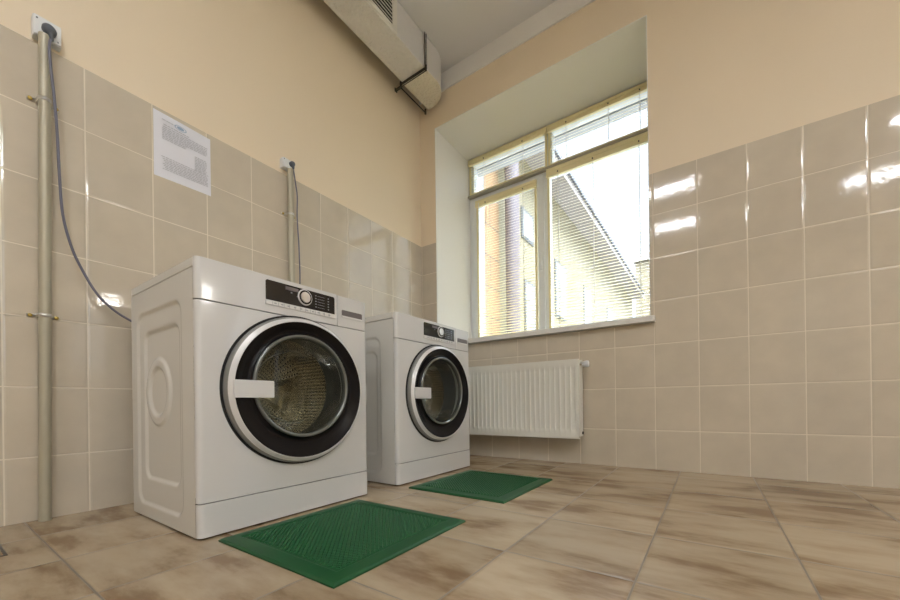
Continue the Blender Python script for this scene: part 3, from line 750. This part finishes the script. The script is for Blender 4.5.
mb.box(hx, hx+t_, -w/2, w/2, -.012, zt-.001); mb.box(-hx-t_, hx+t_, -w/2, w/2, -.012, -.009); mb.box(-hx-t_, -hx, -w/2, w/2, -.012, zt-.001)
mb.build('strap_band', 'strap_metal', st)
mb = MB()
for s, in ((-1,), (1,)):
    mb.tube([(hx+.008, s*.009, -.008), (hx+.008, s*.009, zt-.002)], .0022, 8)
mb.tube([(hx+.006, -.012, -.014), (-hx-.006, -.012, -.014)], .003, 8); mb.tube([(hx+.006, .012, -.014), (-hx-.006, .012, -.014)], .003, 8)
mb.build('threaded_rod', 'strap_metal', st)
for s in (-1, 1): MB().tube([(s*(hx+.006), 0, -.026), (s*(hx+.006), 0, .012)], .008, 6).build('nut', 'strap_metal', st)
mb = MB(); mb.box(-hx-.055, -hx-.003, -.010, .010, -.030, -.024); mb.box(-hx-.058, -hx-.053, -.012, .012, -.040, -.014); mb.build('wall_bracket', 'strap_metal', st)
br_ = empty('duct_rod', (dx0-.01, -.75*U, dz0)); tag(br_, 'thin dark rod under the duct elbow beside the left wall', 'rod')
MB().tube([(-.010, -.60*U, -.022), (-.010, .64*U, -.022)], .0042, 8).build('rod', 'strap_metal', br_)
mb = MB(); mb.tube([(-.010, .62*U, -.034), (-.010, .62*U, .004)], .009, 6); mb.build('end_nut', 'strap_metal', br_)

# ------------------------------------------------------------------ ceiling lamps, floor insert
def lamp(x, y):
    l = empty('ceiling_lamp', (x, y, CZ-.06)); 
    mb = MB(); a, b = .30, .09
    mb.box(-a, a, -b, -b+.02, 0, .06); mb.box(-a, a, b-.02, b, 0, .06); mb.box(-a, -a+.02, -b+.02, b-.02, 0, .06); mb.box(a-.02, a, -b+.02, b-.02, 0, .06)
    mb.build('lamp_frame', 'plastic_white', l)
    MB().box(-a+.02, a-.02, -b+.02, b-.02, .004, .012).build('diffuser', 'lamp_glow', l)
    return l
for i, (x, y, wh) in enumerate(((17, -9.6, 'added as fill light by the right wall, nearest the window'), (17, -13, 'added as fill light by the right wall, between two others'), (17, -16.5, 'added as fill light by the right wall, farthest from the window'), (6.35, -11.55, 'nearest the window, left'), (6.35, -16.1, 'farther back, left'), (14.9, -11.2, 'nearest the window, right'), (14.6, -16.1, 'farther back, right'))):  # three by the right wall are unseen extras that brighten the left wall
    tag(lamp(x*U, y*U), 'white ceiling light panel ' + wh, 'ceiling lamp', 'ceiling light panels')
wl = empty('added_wall_lamp', (RX-.002, -3.6*U, 6.6*U)); tag(wl, 'small unseen lamp added on the right wall for a tile highlight', 'added lamp')  # unseen lamp, added to make a highlight on the left tiles
MB().box(-.02, 0, -.10, .10, 0, .24).build('lamp_base', 'plastic_white', wl, .004)
MB().box(-.07, -.02, -.085, .085, .015, .225).build('diffuser', 'wall_glow', wl, .01)
fi = MB(); a0, a1, c0, c1 = -.004, .004, 0, 0
sx0, sx1, sy0, sy1 = 1.02*U, 1.60*U, -9.75*U, -9.28*U
fi.box(sx0, sx1, sy0, sy0+.006, 0, .0015); fi.box(sx0, sx1, sy1-.006, sy1, 0, .0015); fi.box(sx0, sx0+.006, sy0+.006, sy1-.006, 0, .0015); fi.box(sx1-.006, sx1, sy0+.006, sy1-.006, 0, .0015)
tag(fi.build('floor_frame', 'strap_metal'), 'thin dark square metal frame set in the floor at the far left', 'floor frame')

# ------------------------------------------------------------------ outside
struct(MB().box(-60*U, 80*U, WD+.01, 140*U, -1.2, -1.1).build('ground', 'ground_grey'))
wx = -3*U
bd = empty('wing_building', (wx, 30*U, -1.1)); tag(bd, 'long cream side wing with wide eaves seen through the window blinds', 'building')
def ob(mb, x0, x1, y0, y1, z0, z1): mb.box(x0*U-wx, x1*U-wx, (y0-30)*U, (y1-30)*U, z0*U+1.1, z1*U+1.1); return mb
ob(MB(), -14, -3, 11.6, 62, -4.4, 19.3).build('wall', 'facade_cream', bd)
ob(MB(), -14, -3, 3.2, 9.7, -4.4, 19.3).build('white_wall', 'facade_white', bd)
ob(MB(), -14, -3, 9.7, 11.6, -4.4, 19.3).build('brick_wall', 'facade_orange', bd)
ef = ob(MB(), -14, -1.28, 3.2, 62, 19.3, 19.9).build('eave', 'soffit', bd)
mb = MB(); mb.prism([(-14*U-wx, 19.9*U+1.1), (-1.1*U-wx, 19.9*U+1.1), (-1.1*U-wx, 20.2*U+1.1), (-14*U-wx, 24*U+1.1)], (3.2-30)*U, (62-30)*U, 'y'); mb.build('roof', 'roof_dark', bd)
MB().tube([(.2, (11.85-30)*U, 0), (.2, (11.85-30)*U, 19.3*U+1.1)], .11, 16).build('drainpipe', 'pipe_brown', bd)
for (y0, y1, z0, z1) in ((15.0, 17.2, 13.4, 15.6), (15.4, 17.4, 5.5, 10.5), (22, 25, 9, 14), (31, 34, 9, 14), (42, 46, 9, 14)):
    wf = ob(MB(), -3.05, -2.93, y0, y1, z0, z1).build('window', 'facade_grey', bd)
    ob(MB(), -2.94, -2.90, y0+.2, y1-.2, z0+.2, z1-.2).build('pane', 'display_grey' if 0 else 'facade_white', wf)
fb = empty('far_building', (10*U, 74*U, -1.1)); tag(fb, 'low tan building beyond the yard behind the blinds', 'building')
MB().box(-13*U, 25*U, -8*U, 8*U, 0, 27*U+1.1).build('wall', 'facade_tan', fb)
MB().box(-13.4*U, 25.4*U, -8.5*U, 8.5*U, 27*U+1.1, 28.2*U+1.1).build('roof', 'soffit', fb)

# ------------------------------------------------------------------ light
wd = bpy.data.worlds.new('sky'); scene.world = wd; wd.use_nodes = True
bg = wd.node_tree.nodes['Background']; N = wd.node_tree.nodes; L = wd.node_tree.links
# overcast sky: dim near the horizon, several times brighter overhead
tcw = N.new('ShaderNodeTexCoord'); sw_ = N.new('ShaderNodeSeparateXYZ'); L.new(tcw.outputs['Generated'], sw_.inputs[0])
mrw = N.new('ShaderNodeMapRange'); mrw.interpolation_type = 'SMOOTHSTEP'; mrw.inputs[1].default_value = .56; mrw.inputs[2].default_value = .85; mrw.inputs[3].default_value = .50; mrw.inputs[4].default_value = 13.
L.new(sw_.outputs[2], mrw.inputs[0]); L.new(mrw.outputs[0], bg.inputs[1]); bg.inputs[0].default_value = (.76, .87, 1., 1)
def portal(name, loc, rot, sx, sy):
    l = bpy.data.lights.new(name, 'AREA'); l.shape = 'RECTANGLE'; l.size = sx; l.size_y = sy; l.cycles.is_portal = True
    o = bpy.data.objects.new(name, l); o.location = loc; o.rotation_euler = rot; COL.objects.link(o)
portal('window_daylight', ((WX0+WX1)/2, WD+.02, (WZ0+WZ1)/2), (-PI/2, 0, 0), WX1-WX0, WZ1-WZ0)
portal('added_slot_daylight', (RX+.22, (W3[0]+W3[1])/2, (W3[2]+W3[3])/2), (0, PI/2, 0), W3[3]-W3[2], W3[1]-W3[0])
portal('added_side_daylight', (RX+.22, (W2[0]+W2[1])/2, (W2[2]+W2[3])/2), (0, PI/2, 0), W2[3]-W2[2], W2[1]-W2[0])

# ------------------------------------------------------------------ camera
f_px, yaw, roll, cy = 374.74, .6064, -.0129, 403.27
fw = Vector((-math.sin(yaw), math.cos(yaw), 0)); ri = Vector((math.cos(yaw), math.sin(yaw), 0)); up = Vector((0, 0, 1))
r2 = ri*math.cos(roll) + up*math.sin(roll); u2 = up*math.cos(roll) - ri*math.sin(roll)
cam = bpy.data.cameras.new('camera'); co = bpy.data.objects.new('camera', cam); COL.objects.link(co)
M = Matrix((r2, u2, -fw)).transposed().to_4x4(); M.translation = Vector((7.9324*U, -9.8783*U, 1.6003*U)); co.matrix_world = M
cam.sensor_width = 36; cam.lens = f_px/900*36; cam.shift_y = (cy-300)/900; cam.clip_start = .02
scene.camera = co
scene.view_settings.view_transform = 'Standard'; scene.view_settings.look = 'None'; scene.view_settings.gamma = 1; scene.view_settings.exposure = 2.0
scene.cycles.max_bounces = 10; scene.cycles.transparent_max_bounces = 24; scene.cycles.use_denoising = True; scene.cycles.sample_clamp_indirect = 6
